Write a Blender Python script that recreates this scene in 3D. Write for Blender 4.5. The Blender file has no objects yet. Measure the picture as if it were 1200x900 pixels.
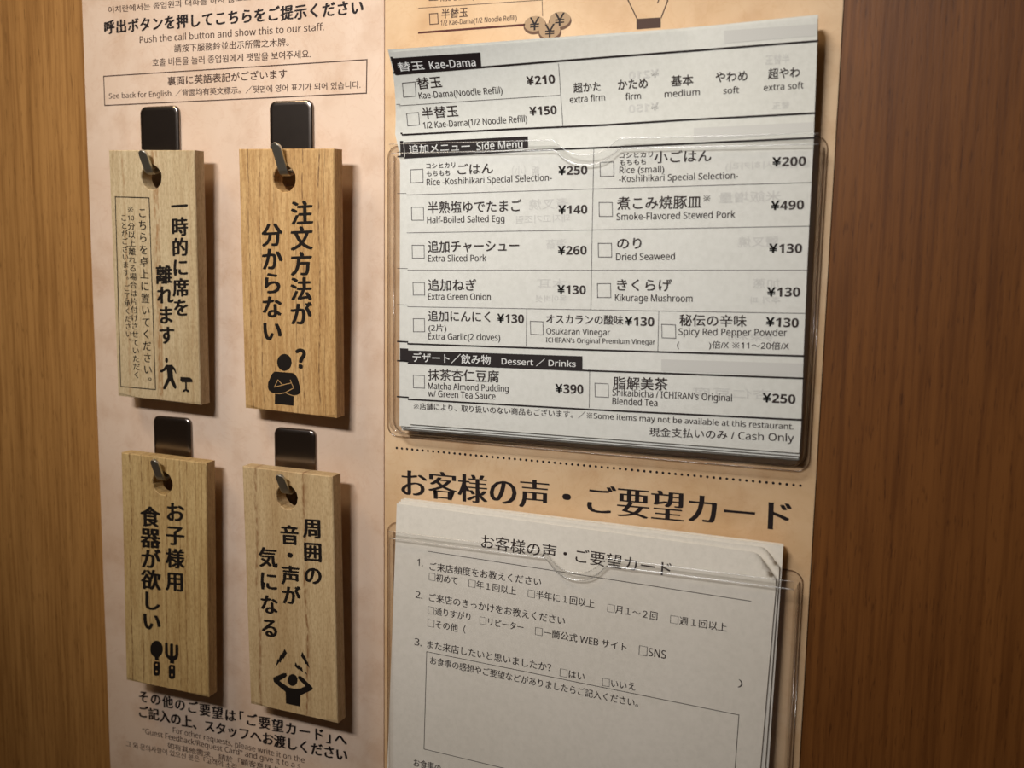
import bpy, bmesh, math, random
from mathutils import Vector, Matrix
random.seed(4)
scn = bpy.context.scene
# ------------------------------------------------------------------ camera
cam_data = bpy.data.cameras.new('camera')
cam_data.lens = 36.0 * 1154 / 1200
cam_data.sensor_width = 36.0
cam_data.clip_start = 0.01
cam_data.dof.use_dof = True
cam_data.dof.focus_distance = 0.385
cam_data.dof.aperture_fstop = 11.0
cam = bpy.data.objects.new('camera', cam_data)
scn.collection.objects.link(cam)
cam.matrix_world = Matrix((
    (0.93778058, -0.06044462, 0.34192695, 0.18487876),
    (0.34680248, 0.11428459, -0.93094955, -0.35458891),
    (0.01719392, 0.99160752, 0.12813622, 0.05213653),
    (0, 0, 0, 1)))
scn.camera = cam
# ------------------------------------------------------------------ light
world = bpy.data.worlds.new('world'); scn.world = world; world.use_nodes = True
world.node_tree.nodes['Background'].inputs[0].default_value = (1.0, 0.62, 0.36, 1)
world.node_tree.nodes['Background'].inputs[1].default_value = 0.04
def area(name, loc, target, size, size_y, power, col):
    d = bpy.data.lights.new(name, 'AREA'); d.shape = 'RECTANGLE'
    d.size = size; d.size_y = size_y; d.energy = power; d.color = col
    o = bpy.data.objects.new(name, d); scn.collection.objects.link(o)
    o.location = loc
    o.rotation_euler = (Vector(target) - Vector(loc)).to_track_quat('-Z', 'Y').to_euler()
    return o
front = area('ceiling_lamp', (-0.085, -0.66, 0.45), (0.02, 0, 0.095), 0.24, 0.07, 0.80, (1.0, 0.975, 0.94))
front.data.spread = math.radians(50)
area('booth_lamp', (-0.34, -0.36, 0.70), (-0.12, 0, 0.08), 0.22, 0.14, 2.6, (1.0, 0.76, 0.46))
scn.view_settings.view_transform = 'Standard'
scn.view_settings.look = 'None'
scn.view_settings.gamma = 1.0
scn.view_settings.use_curve_mapping = False
scn.view_settings.exposure = -0.46
scn.cycles.transparent_max_bounces = 24

# ------------------------------------------------------------------ helpers
MM = 0.001
def W(x, z, d=0.0):
    """board millimetres (right, up, out of the wall) to world metres"""
    return Vector((x * MM, -d * MM, z * MM))
def mesh_obj(name, verts, faces, m, parent=None, smooth=False):
    me = bpy.data.meshes.new(name); me.from_pydata(verts, [], faces); me.update()
    if smooth:
        for p in me.polygons: p.use_smooth = True
    me.materials.append(m)
    o = bpy.data.objects.new(name, me); scn.collection.objects.link(o)
    if parent: o.parent = parent
    return o
def bm_obj(name, bm, m, parent=None, smooth=False):
    bmesh.ops.recalc_face_normals(bm, faces=bm.faces)
    me = bpy.data.meshes.new(name); bm.to_mesh(me); bm.free()
    if smooth:
        for p in me.polygons: p.use_smooth = True
    me.materials.append(m)
    o = bpy.data.objects.new(name, me); scn.collection.objects.link(o)
    if parent: o.parent = parent
    return o
def thing(name, label, cat, group=None, loc=(0, 0, 0)):
    o = bpy.data.objects.new(name, None); scn.collection.objects.link(o)
    o.empty_display_size = 0.01; o.location = loc
    tag(o, label, cat, group); return o
def tag(o, label, cat, group=None):
    o['label'] = label; o['category'] = cat
    if group: o['group'] = group
class Geo:
    def __init__(s): s.v = []; s.f = []
    def add(s, vs, fs):
        b = len(s.v); s.v += [tuple(v) for v in vs]; s.f += [tuple(b + i for i in f) for f in fs]

# ------------------------------------------------------------------ materials
def new_mat(name):
    m = bpy.data.materials.new(name); m.use_nodes = True
    nt = m.node_tree; return m, nt, nt.nodes['Principled BSDF']
def N(nt, kind, **kw):
    n = nt.nodes.new(kind)
    for k, v in kw.items(): setattr(n, k, v)
    return n
def srgb(r, g, b):
    return tuple((c / 255 / 12.92 if c / 255 <= 0.04045 else ((c / 255 + 0.055) / 1.055) ** 2.4) for c in (r, g, b)) + (1,)
def ramp(nt, fac, stops, interp='LINEAR'):
    r = N(nt, 'ShaderNodeValToRGB'); r.color_ramp.interpolation = interp
    while len(r.color_ramp.elements) < len(stops): r.color_ramp.elements.new(0.5)
    for e, (p, c) in zip(r.color_ramp.elements, stops): e.position = p; e.color = c
    nt.links.new(fac, r.inputs[0]); return r.outputs[0]
def noise(nt, vec, scale, detail=3, rough=0.5, mapscale=(1, 1, 1), loc=(0, 0, 0), dist=0.0):
    mp = N(nt, 'ShaderNodeMapping'); mp.inputs['Scale'].default_value = mapscale; mp.inputs['Location'].default_value = loc
    nt.links.new(vec, mp.inputs[0])
    n = N(nt, 'ShaderNodeTexNoise'); n.inputs['Scale'].default_value = scale
    n.inputs['Detail'].default_value = detail; n.inputs['Roughness'].default_value = rough
    n.inputs['Distortion'].default_value = dist
    nt.links.new(mp.outputs[0], n.inputs['Vector']); return n.outputs['Fac']
def mix(nt, kind, fac, a, b):
    m = N(nt, 'ShaderNodeMix', data_type='RGBA', blend_type=kind)
    for sock, val in ((m.inputs[0], fac), (m.inputs[6], a), (m.inputs[7], b)):
        if isinstance(val, (int, float)): sock.default_value = val
        elif isinstance(val, tuple): sock.default_value = val
        else: nt.links.new(val, sock)
    return m.outputs[2]
def bump(nt, b, h, strength, dist):
    n = N(nt, 'ShaderNodeBump'); n.inputs['Strength'].default_value = strength; n.inputs['Distance'].default_value = dist
    nt.links.new(h, n.inputs['Height']); nt.links.new(n.outputs[0], b.inputs['Normal'])
def flat(name, col, rough=0.6, metallic=0.0, spec=0.5):
    m, nt, b = new_mat(name)
    b.inputs['Base Color'].default_value = col; b.inputs['Roughness'].default_value = rough
    b.inputs['Metallic'].default_value = metallic; b.inputs['Specular IOR Level'].default_value = spec
    return m
def panel_wood(name, dk, md, lt):
    m, nt, b = new_mat(name)
    tc = N(nt, 'ShaderNodeTexCoord').outputs['Object']
    big = noise(nt, tc, 12, 5, 0.6, (1, 1, 0.05), dist=0.15)
    mid = noise(nt, tc, 110, 5, 0.65, (1, 1, 0.022))
    fine = noise(nt, tc, 520, 3, 0.6, (1, 1, 0.03))
    pores = noise(nt, tc, 1100, 2, 0.7, (1, 1, 0.09))
    c = ramp(nt, big, [(0.30, dk), (0.5, md), (0.72, lt)])
    c2 = ramp(nt, mid, [(0.34, srgb(190, 178, 160)), (0.5, srgb(232, 228, 220)), (0.7, (1, 1, 1, 1))])
    c3 = ramp(nt, fine, [(0.36, srgb(186, 170, 146)), (0.56, (1, 1, 1, 1))])
    c4 = ramp(nt, pores, [(0.30, srgb(150, 132, 110)), (0.42, (1, 1, 1, 1))])
    o = mix(nt, 'MULTIPLY', 0.55, c, c2); o = mix(nt, 'MULTIPLY', 0.55, o, c3); o = mix(nt, 'MULTIPLY', 0.55, o, c4)
    nt.links.new(o, b.inputs['Base Color'])
    b.inputs['Roughness'].default_value = 0.5; b.inputs['Specular IOR Level'].default_value = 0.3
    bump(nt, b, pores, 0.25, 0.0002)
    return m
def tag_wood(name, base, dark, streak, streak_pos, seed, fine_amt=0.5, side_dark=0.0):
    """pale planed paulownia / cypress: straight vertical grain with a few dark growth lines"""
    m, nt, b = new_mat(name)
    tc = N(nt, 'ShaderNodeTexCoord').outputs['Object']
    off = (seed * 1.7, seed * 0.9, seed * 2.3)
    broad = noise(nt, tc, 60, 3, 0.5, (1, 1, 0.10), off, 0.2)
    fine = noise(nt, tc, 700, 4, 0.65, (1, 1, 0.07), off)
    fleck = noise(nt, tc, 1500, 2, 0.6, (1, 1, 0.35), off)
    o = ramp(nt, broad, [(0.30, dark), (0.62, base)])
    o = mix(nt, 'MULTIPLY', fine_amt, o, ramp(nt, fine, [(0.30, srgb(196, 172, 138)), (0.60, (1, 1, 1, 1))]))
    o = mix(nt, 'MULTIPLY', 0.35, o, ramp(nt, fleck, [(0.35, srgb(180, 160, 130)), (0.55, (1, 1, 1, 1))]))
    # growth lines at real positions across the board
    wob = noise(nt, tc, 26, 2, 0.5, (0.2, 0.2, 1), off)
    sep = N(nt, 'ShaderNodeSeparateXYZ'); nt.links.new(tc, sep.inputs[0])
    brk = noise(nt, tc, 260, 2, 0.6, (3, 3, 1.0), off)
    wx = N(nt, 'ShaderNodeMath', operation='MULTIPLY_ADD'); nt.links.new(wob, wx.inputs[0]); wx.inputs[1].default_value = 0.004
    nt.links.new(sep.outputs[0], wx.inputs[2])
    for (x, w, a) in streak_pos:
        d = N(nt, 'ShaderNodeMath', operation='SUBTRACT'); nt.links.new(wx.outputs[0], d.inputs[0]); d.inputs[1].default_value = x * MM + 0.002
        ab = N(nt, 'ShaderNodeMath', operation='ABSOLUTE'); nt.links.new(d.outputs[0], ab.inputs[0])
        mr = N(nt, 'ShaderNodeMapRange', interpolation_type='SMOOTHSTEP'); nt.links.new(ab.outputs[0], mr.inputs[0])
        mr.inputs[1].default_value = 0; mr.inputs[2].default_value = w * MM * 1.35; mr.inputs[3].default_value = min(1.0, a); mr.inputs[4].default_value = 0
        bk = N(nt, 'ShaderNodeMapRange'); nt.links.new(brk, bk.inputs[0])
        bk.inputs[1].default_value = 0.40; bk.inputs[2].default_value = 0.58; bk.inputs[3].default_value = 0.12; bk.inputs[4].default_value = 1.0
        f = N(nt, 'ShaderNodeMath', operation='MULTIPLY'); nt.links.new(mr.outputs[0], f.inputs[0]); nt.links.new(bk.outputs[0], f.inputs[1])
        o = mix(nt, 'MIX', f.outputs[0], o, streak)
    nt.links.new(o, b.inputs['Base Color'])
    b.inputs['Roughness'].default_value = 0.62
    bump(nt, b, fine, 0.25, 0.0002)
    return m
def parchment(name, base, blot, seed):
    m, nt, b = new_mat(name)
    tc = N(nt, 'ShaderNodeTexCoord').outputs['Object']
    off = (seed, seed * 2, seed * 3)
    a = noise(nt, tc, 14, 6, 0.62, (1, 1, 1), off, 0.6)
    s = noise(nt, tc, 60, 5, 0.6, (1, 1, 1), off)
    v = noise(nt, tc, 55, 8, 0.6, (1, 1, 1), off, 1.6)
    o = ramp(nt, a, [(0.32, blot), (0.62, base)])
    o = mix(nt, 'MULTIPLY', 0.3, o, ramp(nt, s, [(0.34, srgb(214, 190, 166)), (0.52, (1, 1, 1, 1))]))
    o = mix(nt, 'MULTIPLY', 0.18, o, ramp(nt, v, [(0.484, (1, 1, 1, 1)), (0.5, srgb(226, 196, 170)), (0.516, (1, 1, 1, 1))]))
    nt.links.new(o, b.inputs['Base Color'])
    b.inputs['Roughness'].default_value = 0.55; b.inputs['Specular IOR Level'].default_value = 0.3
    return m
def paper_mat(name, col):
    m, nt, b = new_mat(name)
    tc = N(nt, 'ShaderNodeTexCoord').outputs['Object']
    s = noise(nt, tc, 500, 4, 0.7)
    g = noise(nt, tc, 14, 3, 0.5)
    o = mix(nt, 'MULTIPLY', 0.5, col, ramp(nt, s, [(0.3, srgb(236, 236, 234)), (0.6, (1, 1, 1, 1))]))
    o = mix(nt, 'MULTIPLY', 0.6, o, ramp(nt, g, [(0.3, srgb(244, 243, 240)), (0.7, (1, 1, 1, 1))]))
    nt.links.new(o, b.inputs['Base Color'])
    b.inputs['Roughness'].default_value = 0.7; b.inputs['Specular IOR Level'].default_value = 0.25
    bump(nt, b, g, 0.12, 0.002)
    return m
def clear_plastic(name, tint, rough=0.06, haze=0.03, extra=0.0):
    """thin clear sheet: straight-through light, Fresnel reflection, a trace of milky haze"""
    m, nt, b = new_mat(name); nt.nodes.remove(b)
    out = nt.nodes['Material Output']
    tr = N(nt, 'ShaderNodeBsdfTransparent'); tr.inputs[0].default_value = tint
    gl = N(nt, 'ShaderNodeBsdfGlossy'); gl.inputs['Roughness'].default_value = rough
    df = N(nt, 'ShaderNodeBsdfDiffuse'); df.inputs[0].default_value = (0.8, 0.8, 0.8, 1)
    lw = N(nt, 'ShaderNodeLayerWeight'); lw.inputs['Blend'].default_value = 0.5
    pw = N(nt, 'ShaderNodeMath', operation='POWER'); nt.links.new(lw.outputs['Facing'], pw.inputs[0]); pw.inputs[1].default_value = 5.0
    fr = N(nt, 'ShaderNodeMath', operation='MULTIPLY_ADD'); nt.links.new(pw.outputs[0], fr.inputs[0])   # Schlick
    fr.inputs[1].default_value = 0.85; fr.inputs[2].default_value = 0.04
    m1 = N(nt, 'ShaderNodeMixShader'); m1.inputs[0].default_value = haze
    m2 = N(nt, 'ShaderNodeMixShader')
    nt.links.new(tr.outputs[0], m1.inputs[1]); nt.links.new(df.outputs[0], m1.inputs[2])
    ad = N(nt, 'ShaderNodeMath', operation='ADD', use_clamp=True); ad.inputs[1].default_value = extra
    nt.links.new(fr.outputs[0], ad.inputs[0]); nt.links.new(ad.outputs[0], m2.inputs[0]); nt.links.new(m1.outputs[0], m2.inputs[1]); nt.links.new(gl.outputs[0], m2.inputs[2])
    nt.links.new(m2.outputs[0], out.inputs['Surface'])
    return m
def steel(name, base, rough):
    m, nt, b = new_mat(name)
    tc = N(nt, 'ShaderNodeTexCoord').outputs['Object']
    s = noise(nt, tc, 300, 3, 0.6)
    b.inputs['Metallic'].default_value = 1.0
    nt.links.new(ramp(nt, s, [(0.3, tuple(c * 0.9 for c in base[:3]) + (1,)), (0.7, base)]), b.inputs['Base Color'])
    b.inputs['Roughness'].default_value = rough
    return m

M_PANEL = panel_wood('lit_yellow_brown_veneer', srgb(168, 120, 66), srgb(180, 132, 75), srgb(190, 142, 84))  # yellower hue, with the stronger light and sheen on the left painted in
M_PANEL2 = panel_wood('shaded_red_brown_veneer', srgb(110, 66, 27), srgb(122, 75, 32), srgb(134, 84, 38))  # redder hue, with the fall of light to the right painted in
M_PINK = parchment('pinkish_parchment', srgb(220, 196, 176), srgb(210, 182, 158), 1.3)
M_TAN = parchment('tan_parchment', srgb(218, 188, 152), srgb(204, 168, 126), 4.1)
M_EDGE = flat('poster_edge', srgb(150, 108, 74), 0.7)
M_INK = flat('black_ink', srgb(34, 26, 26), 0.6, 0, 0.2)
M_SOFTINK = flat('soft_black_ink', srgb(52, 42, 40), 0.6, 0, 0.2)
M_PINKINK = flat('brown_black_ink', srgb(74, 54, 46), 0.6, 0, 0.2)
M_REDINK = flat('dark_red_ink', srgb(84, 42, 34), 0.6, 0, 0.2)
M_GREYINK = flat('grey_ink', srgb(96, 92, 92), 0.6, 0, 0.2)
M_BURN = flat('branded_black', srgb(26, 19, 14), 0.7, 0, 0.2)
M_PAPER = paper_mat('menu_paper', srgb(224, 224, 218))
M_PAPER2 = paper_mat('card_paper', srgb(234, 228, 218))
M_GHOST = flat('back_print_showing_through', srgb(206, 205, 200), 0.7, 0, 0.2)
M_WHITE = flat('unprinted_white', srgb(222, 222, 220), 0.7, 0, 0.2)
M_COIN = flat('coin_grey', srgb(168, 142, 112), 0.6, 0, 0.2)
M_COINEDGE = flat('coin_dark', srgb(104, 78, 62), 0.6, 0, 0.2)
M_LINEWOOD = flat('bare_wood_line', srgb(190, 150, 98), 0.7, 0, 0.2)
M_CLEAR = clear_plastic('clear_acrylic', (0.985, 0.985, 0.99, 1), 0.06, 0.012)
M_CLEARWALL = clear_plastic('clear_acrylic_wall', (0.86, 0.835, 0.82, 1), 0.10, 0.0)
M_RIM = clear_plastic('clear_acrylic_rim', (0.74, 0.70, 0.67, 1), 0.15, 0.0, 0.05)
M_BEAD = clear_plastic('clear_acrylic_edge', (0.98, 0.98, 0.98, 1), 0.22, 0.02, 0.06)
M_RIMLINE = clear_plastic('polished_edge', (0.98, 0.98, 0.98, 1), 0.25, 0.06, 0.16)
M_STEEL = steel('dark_steel', (0.30, 0.26, 0.235, 1), 0.22)
M_ARM = steel('hook_steel', (0.62, 0.60, 0.52, 1), 0.42)
M_WOOD = [
    tag_wood('pale_tag_wood', srgb(204, 184, 148), srgb(186, 162, 122), srgb(150, 106, 58), [(-15, 0.7, .5), (1.5, 1.5, .8), (2.8, 0.5, .7), (19, 0.6, .3)], 1.1, 0.45),
    tag_wood('orange_tag_wood', srgb(206, 168, 114), srgb(188, 146, 88), srgb(96, 62, 28), [(-18, 0.35, .8), (-12.5, .35, .75), (-6, .35, .5), (4, .3, .6), (7.5, .4, .8), (15, .45, .9), (17.5, .3, .5)], 2.3, 0.75),
    tag_wood('striped_tag_wood', srgb(204, 176, 124), srgb(186, 154, 100), srgb(112, 76, 34), [(-18, .45, .9), (-12, .4, .8), (-8, .35, .7), (-3.5, .35, .6), (1, .45, .8), (8, .35, .7), (11.5, .4, .7), (16, .3, .5), (19, .3, .6)], 3.7, 0.6),
    tag_wood('smooth_tag_wood', srgb(204, 178, 136), srgb(188, 158, 114), srgb(126, 84, 44), [(-16, 1.0, .75), (8, .6, .85), (8.6, 1.6, .4)], 5.2, 0.4)]
LEFT_TEXT = [
    ('이치란에서는 종업원과 대화를 하지 않고도 요청', -133.71, 153.4, -52.71, 153.55, 2.73, 'sans'),
    ('呼出ボタンを押してこちらをご提示ください', -136.59, 145.04, -9.0, 145.21, 4.88, 'brush'),
    ('Push the call button and show this to our staff.', -117.4, 140.11, -27.11, 139.96, 2.7, 'sans'),
    ('請按下服務鈴並出示所需之木牌。', -99.53, 135.24, -43.36, 134.77, 3.05, 'sans'),
    ('호출 버튼을 눌러 종업원에게 팻말을 보여주세요.', -111.03, 130.04, -33.3, 129.67, 3.06, 'sans'),
    ('裏面に英語表記がございます', -103.42, 121.87, -44.37, 122.31, 3.43, 'mid'),
    ('See back for English. ／背面均有英文標示。／뒷면에 영어 표기가 되어 있습니다.', -134.88, 117.33, -10.78, 116.91, 2.74, 'sans'),
    ('その他のご要望は「ご要望カード」へ', -130.06, -158.38, -17.7, -159.04, 5.09, 'brush'),
    ('ご記入の上、スタッフへお渡しください', -130.36, -166.01, -17.73, -166.05, 5.11, 'brush'),
    ('For other requests, please write it on the', -110.23, -170.35, -39.51, -171.03, 2.67, 'sans'),
    ('“Guest Feedback/Request Card” and give it to a s', -127.93, -174.1, -41.71, -174.23, 2.7, 'sans'),
    ('如有其他需求、請於「顧客意見卡」', -113.58, -178.78, -51.09, -178.61, 2.91, 'sans'),
    ('그 외 문의사항이 있으신 분은「고객의 소리', -137.94, -182.77, -75.42, -181.75, 2.97, 'sans'),
]
LEFT_BOX = [
    ((-137.39, 127.2), (-7.91, 127.69), (-8.16, 114.95), (-137.39, 114.8)),
]
RIGHT_TEXT = [
    ('Kae-Dama(Noodle Refill)', 23.66, 147.3, 53.55, 147.21, 1.83, 'sans'),
    ('半替玉', 24.03, 141.04, 34.75, 141.0, 3.4, 'mid'),
    ('1/2 Kae-Dama(1/2 Noodle Refill)', 23.74, 138.54, 54.41, 138.56, 1.84, 'sans'),
    ('お客様の声・ご要望カード', 8.16, -45.51, 160.89, -43.24, 10.9, 'mincho'),
]
RIGHT_BOX = [
    ((19.01, 143.14), (22.42, 143.1), (22.67, 139.26), (19.25, 139.19)),
    ((18.52, 151.95), (22.35, 151.85), (22.38, 147.95), (18.87, 148.01)),
]
RIGHT_LINE = [
    ((14.38, 145.51), (64.01, 145.03)),
    ((63.93, 148.62), (64.43, 139.45)),
]
RIGHT_RULE = [
    ((14.64, 136.46), (57.25, 136.74)),
]
COIN = [
    ((61.43, 136.85), (65.87, 136.57), (61.36, 139.92)),
    ((71.03, 137.77), (75.39, 137.49), (70.95, 140.81)),
    ((67.31, 134.06), (71.71, 133.79), (67.24, 137.11)),
]
CUP = [
    ((99.44, 136.14), (108.12, 136.1), (108.25, 132.64), (99.57, 132.56)),
    ((94.67, 146.36), (96.17, 142.78), (99.62, 136.21)),
    ((110.67, 145.19), (110.27, 141.37), (108.3, 136.09)),
    ((107.42, 142.86), (106.85, 141.18)),
]
DOTS = [
    ((5.59, -25.79), (163.74, -25.93)),
]
MENU_TEXT = [
    ('替玉', 21.13, 112.92, 30.76, 113.39, 3.65, 'mid'),
    ('Kae-Dama(Noodle Refill)', 20.93, 109.81, 53.68, 110.7, 2.14, 'sans'),
    ('¥210', 63.05, 113.04, 73.48, 113.38, 2.8, 'bold'),
    ('半替玉', 21.22, 102.78, 35.78, 103.27, 3.85, 'mid'),
    ('1/2 Kae-Dama(1/2 Noodle Refill)', 21.18, 99.41, 62.44, 100.65, 2.24, 'sans'),
    ('¥150', 63.49, 102.74, 73.62, 103.06, 2.91, 'bold'),
    ('超かた', 80.15, 109.93, 89.87, 110.21, 3.1, 'mid'),
    ('extra firm', 78.64, 106.64, 91.39, 107.09, 2.14, 'sans'),
    ('かため', 96.07, 110.34, 106.39, 110.58, 3.36, 'mid'),
    ('firm', 98.69, 107.03, 104.1, 107.19, 2.12, 'sans'),
    ('基本', 114.47, 110.89, 122.05, 111.12, 3.34, 'mid'),
    ('medium', 112.35, 107.43, 124.33, 107.77, 2.1, 'sans'),
    ('やわめ', 129.55, 111.55, 139.97, 111.69, 3.29, 'mid'),
    ('soft', 132.24, 107.79, 137.42, 107.92, 2.07, 'sans'),
    ('超やわ', 146.78, 111.88, 156.83, 112.09, 3.23, 'mid'),
    ('extra soft', 145.53, 108.26, 158.21, 108.57, 2.03, 'sans'),
    ('コシヒカリ', 21.86, 84.63, 33.75, 84.82, 2.08, 'mid'),
    ('もちもち', 22.04, 81.77, 31.65, 81.95, 2.15, 'mid'),
    ('ごはん', 34.79, 82.27, 49.01, 82.51, 3.74, 'mid'),
    ('Rice -Koshihikari Special Selection-', 22.06, 78.48, 71.92, 79.77, 2.33, 'sans'),
    ('¥250', 74.42, 81.65, 85.21, 81.86, 3.01, 'bold'),
    ('半熟塩ゆでたまご', 22.61, 67.91, 60.45, 68.65, 4.25, 'mid'),
    ('Half-Boiled Salted Egg', 22.39, 64.29, 53.87, 65.0, 2.37, 'sans'),
    ('¥140', 74.76, 67.77, 85.6, 67.99, 3.04, 'bold'),
    ('追加チャーシュー', 22.87, 53.19, 59.83, 54.08, 4.29, 'mid'),
    ('Extra Sliced Pork', 22.9, 49.76, 46.82, 50.33, 2.41, 'sans'),
    ('¥260', 74.9, 53.12, 85.79, 53.43, 3.07, 'bold'),
    ('追加ねぎ', 22.98, 38.62, 42.92, 39.11, 4.21, 'mid'),
    ('Extra Green Onion', 23.0, 35.23, 48.82, 35.89, 2.43, 'sans'),
    ('¥130', 75.1, 38.96, 85.83, 39.13, 3.1, 'bold'),
    ('追加にんにく', 23.06, 26.95, 48.79, 27.51, 3.9, 'mid'),
    ('(2片)', 23.25, 23.02, 30.79, 23.27, 2.63, 'sans'),
    ('Extra Garlic(2 cloves)', 23.11, 19.89, 52.94, 20.73, 2.45, 'sans'),
    ('¥130', 51.67, 27.55, 62.24, 27.68, 3.19, 'bold'),
    ('Osukaran Vinegar', 71.14, 24.05, 95.45, 24.61, 2.18, 'sans'),
    ("ICHIRAN's Original Premium Vinegar", 71.06, 20.98, 111.98, 22.04, 1.8, 'sans'),
    ('オスカランの酸味', 71.05, 27.95, 100.08, 28.55, 3.26, 'mid'),
    ('抹茶杏仁豆腐', 23.22, 3.94, 52.66, 4.82, 4.28, 'mid'),
    ('Matcha Almond Pudding', 23.24, 0.55, 56.6, 1.54, 2.47, 'sans'),
    ('w/ Green Tea Sauce', 23.26, -2.39, 51.36, -1.74, 2.49, 'sans'),
    ('¥390', 75.24, 2.23, 85.96, 2.7, 3.33, 'bold'),
    ('※店舗により、取り扱いのない商品もございます。／※Some items may not be available at this restaurant.', 17.07, -7.83, 160.85, -5.09, 2.52, 'sans'),
    ('コシヒカリ', 96.87, 87.17, 108.67, 87.42, 1.93, 'mid'),
    ('もちもち', 97.09, 84.71, 106.38, 84.9, 2.0, 'mid'),
    ('小ごはん', 109.29, 85.31, 129.02, 85.52, 3.89, 'mid'),
    ('Rice (small)', 97.04, 82.05, 112.92, 82.18, 2.2, 'sans'),
    ('-Koshihikari Special Selection-', 96.93, 78.99, 138.33, 79.75, 2.18, 'sans'),
    ('¥200', 149.42, 83.61, 160.23, 83.76, 2.92, 'bold'),
    ('煮こみ焼豚皿', 96.6, 69.34, 126.28, 69.86, 4.26, 'mid'),
    ('※', 126.97, 72.14, 129.27, 72.14, 2.02, 'sans'),
    ('Smoke-Flavored Stewed Pork', 96.51, 65.71, 137.96, 66.63, 2.34, 'sans'),
    ('¥490', 149.69, 69.21, 160.37, 69.53, 2.95, 'bold'),
    ('のり', 97.04, 55.5, 105.75, 55.62, 3.9, 'mid'),
    ('Dried Seaweed', 96.75, 51.55, 117.84, 52.12, 2.39, 'sans'),
    ('¥130', 149.76, 54.92, 160.52, 55.08, 2.99, 'bold'),
    ('きくらげ', 97.44, 40.7, 117.05, 41.05, 4.07, 'mid'),
    ('Kikurage Mushroom', 96.85, 37.04, 124.61, 37.58, 2.41, 'sans'),
    ('¥130', 149.85, 40.21, 160.67, 40.54, 3.02, 'bold'),
    ('¥130', 100.73, 28.43, 111.34, 28.59, 3.04, 'bold'),
    ('秘伝の辛味', 120.36, 29.02, 143.42, 29.62, 3.85, 'mid'),
    ('Spicy Red Pepper Powder', 120.22, 25.83, 157.11, 27.04, 2.36, 'sans'),
    ('¥130', 149.97, 30.08, 160.72, 30.12, 3.04, 'bold'),
    ('(\u3000\u3000\u3000 )倍/X ※11～20倍/X', 119.85, 21.19, 157.98, 22.37, 2.52, 'sans'),
    ('脂解美茶', 97.13, 5.18, 117.01, 5.81, 4.32, 'mid'),
    ("Shikaibicha / ICHIRAN's Original", 96.92, 2.7, 139.72, 3.46, 2.45, 'sans'),
    ('Blended Tea', 97.02, -0.47, 113.56, -0.1, 2.49, 'sans'),
    ('¥250', 150.15, 3.89, 161.01, 4.1, 3.09, 'bold'),
    ('現金支払いのみ / Cash Only', 111.02, -11.2, 161.27, -9.33, 3.18, 'sans'),
]
MENU_BAR_TEXT = [
    ('替玉', 15.03, 119.0, 25.16, 119.38, 2.7, 'mid'),
    ('Kae-Dama', 27.33, 119.45, 44.84, 119.89, 2.43, 'mid'),
    ('追加メニュー', 14.82, 90.25, 39.8, 91.02, 3.11, 'mid'),
    ('Side Menu', 42.55, 91.12, 60.53, 91.6, 2.74, 'mid'),
    ('デザート／飲み物', 16.58, 10.79, 49.2, 11.41, 3.46, 'mid'),
    ('Dessert ／ Drinks', 53.7, 11.62, 82.78, 12.18, 2.71, 'mid'),
]
MENU_BAR = [
    ((13.82, 123.28), (47.2, 124.13), (46.66, 119.26), (13.41, 118.06)),
    ((12.58, 94.64), (62.59, 95.62), (62.67, 91.47), (13.0, 88.7)),
    ((14.49, 15.2), (85.23, 16.5), (85.37, 11.54), (14.66, 10.08)),
]
MENU_RULE = [
    ((13.46, 118.22), (46.69, 119.4), (75.63, 120.52), (118.19, 122.08), (161.91, 123.1)),
    ((12.24, 97.36), (56.48, 98.29), (88.57, 98.71), (118.76, 99.64), (162.08, 100.56)),
    ((13.0, 88.85), (62.68, 90.62), (88.68, 91.01), (162.45, 92.67)),
    ((14.48, 17.78), (87.56, 18.93), (162.86, 20.52)),
    ((14.66, 10.18), (87.78, 11.33), (163.07, 12.93)),
    ((14.72, -4.09), (88.18, -3.01), (163.18, -1.35)),
]
MENU_LINE = [
    ((75.1, 119.58), (75.3, 109.78), (75.85, 99.05)),
    ((11.97, 107.67), (74.97, 109.33)),
    ((13.59, 74.94), (85.93, 76.65), (162.36, 78.24)),
    ((87.41, 90.51), (87.62, 62.02), (87.95, 33.62)),
    ((13.83, 60.59), (87.93, 62.2), (162.86, 63.95)),
    ((14.18, 46.3), (162.98, 49.39)),
    ((14.24, 32.2), (87.15, 33.53), (162.76, 34.92)),
    ((63.27, 33.02), (63.32, 19.19)),
    ((112.83, 33.82), (113.04, 19.87)),
    ((88.11, 10.85), (88.29, -2.27)),
]
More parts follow.
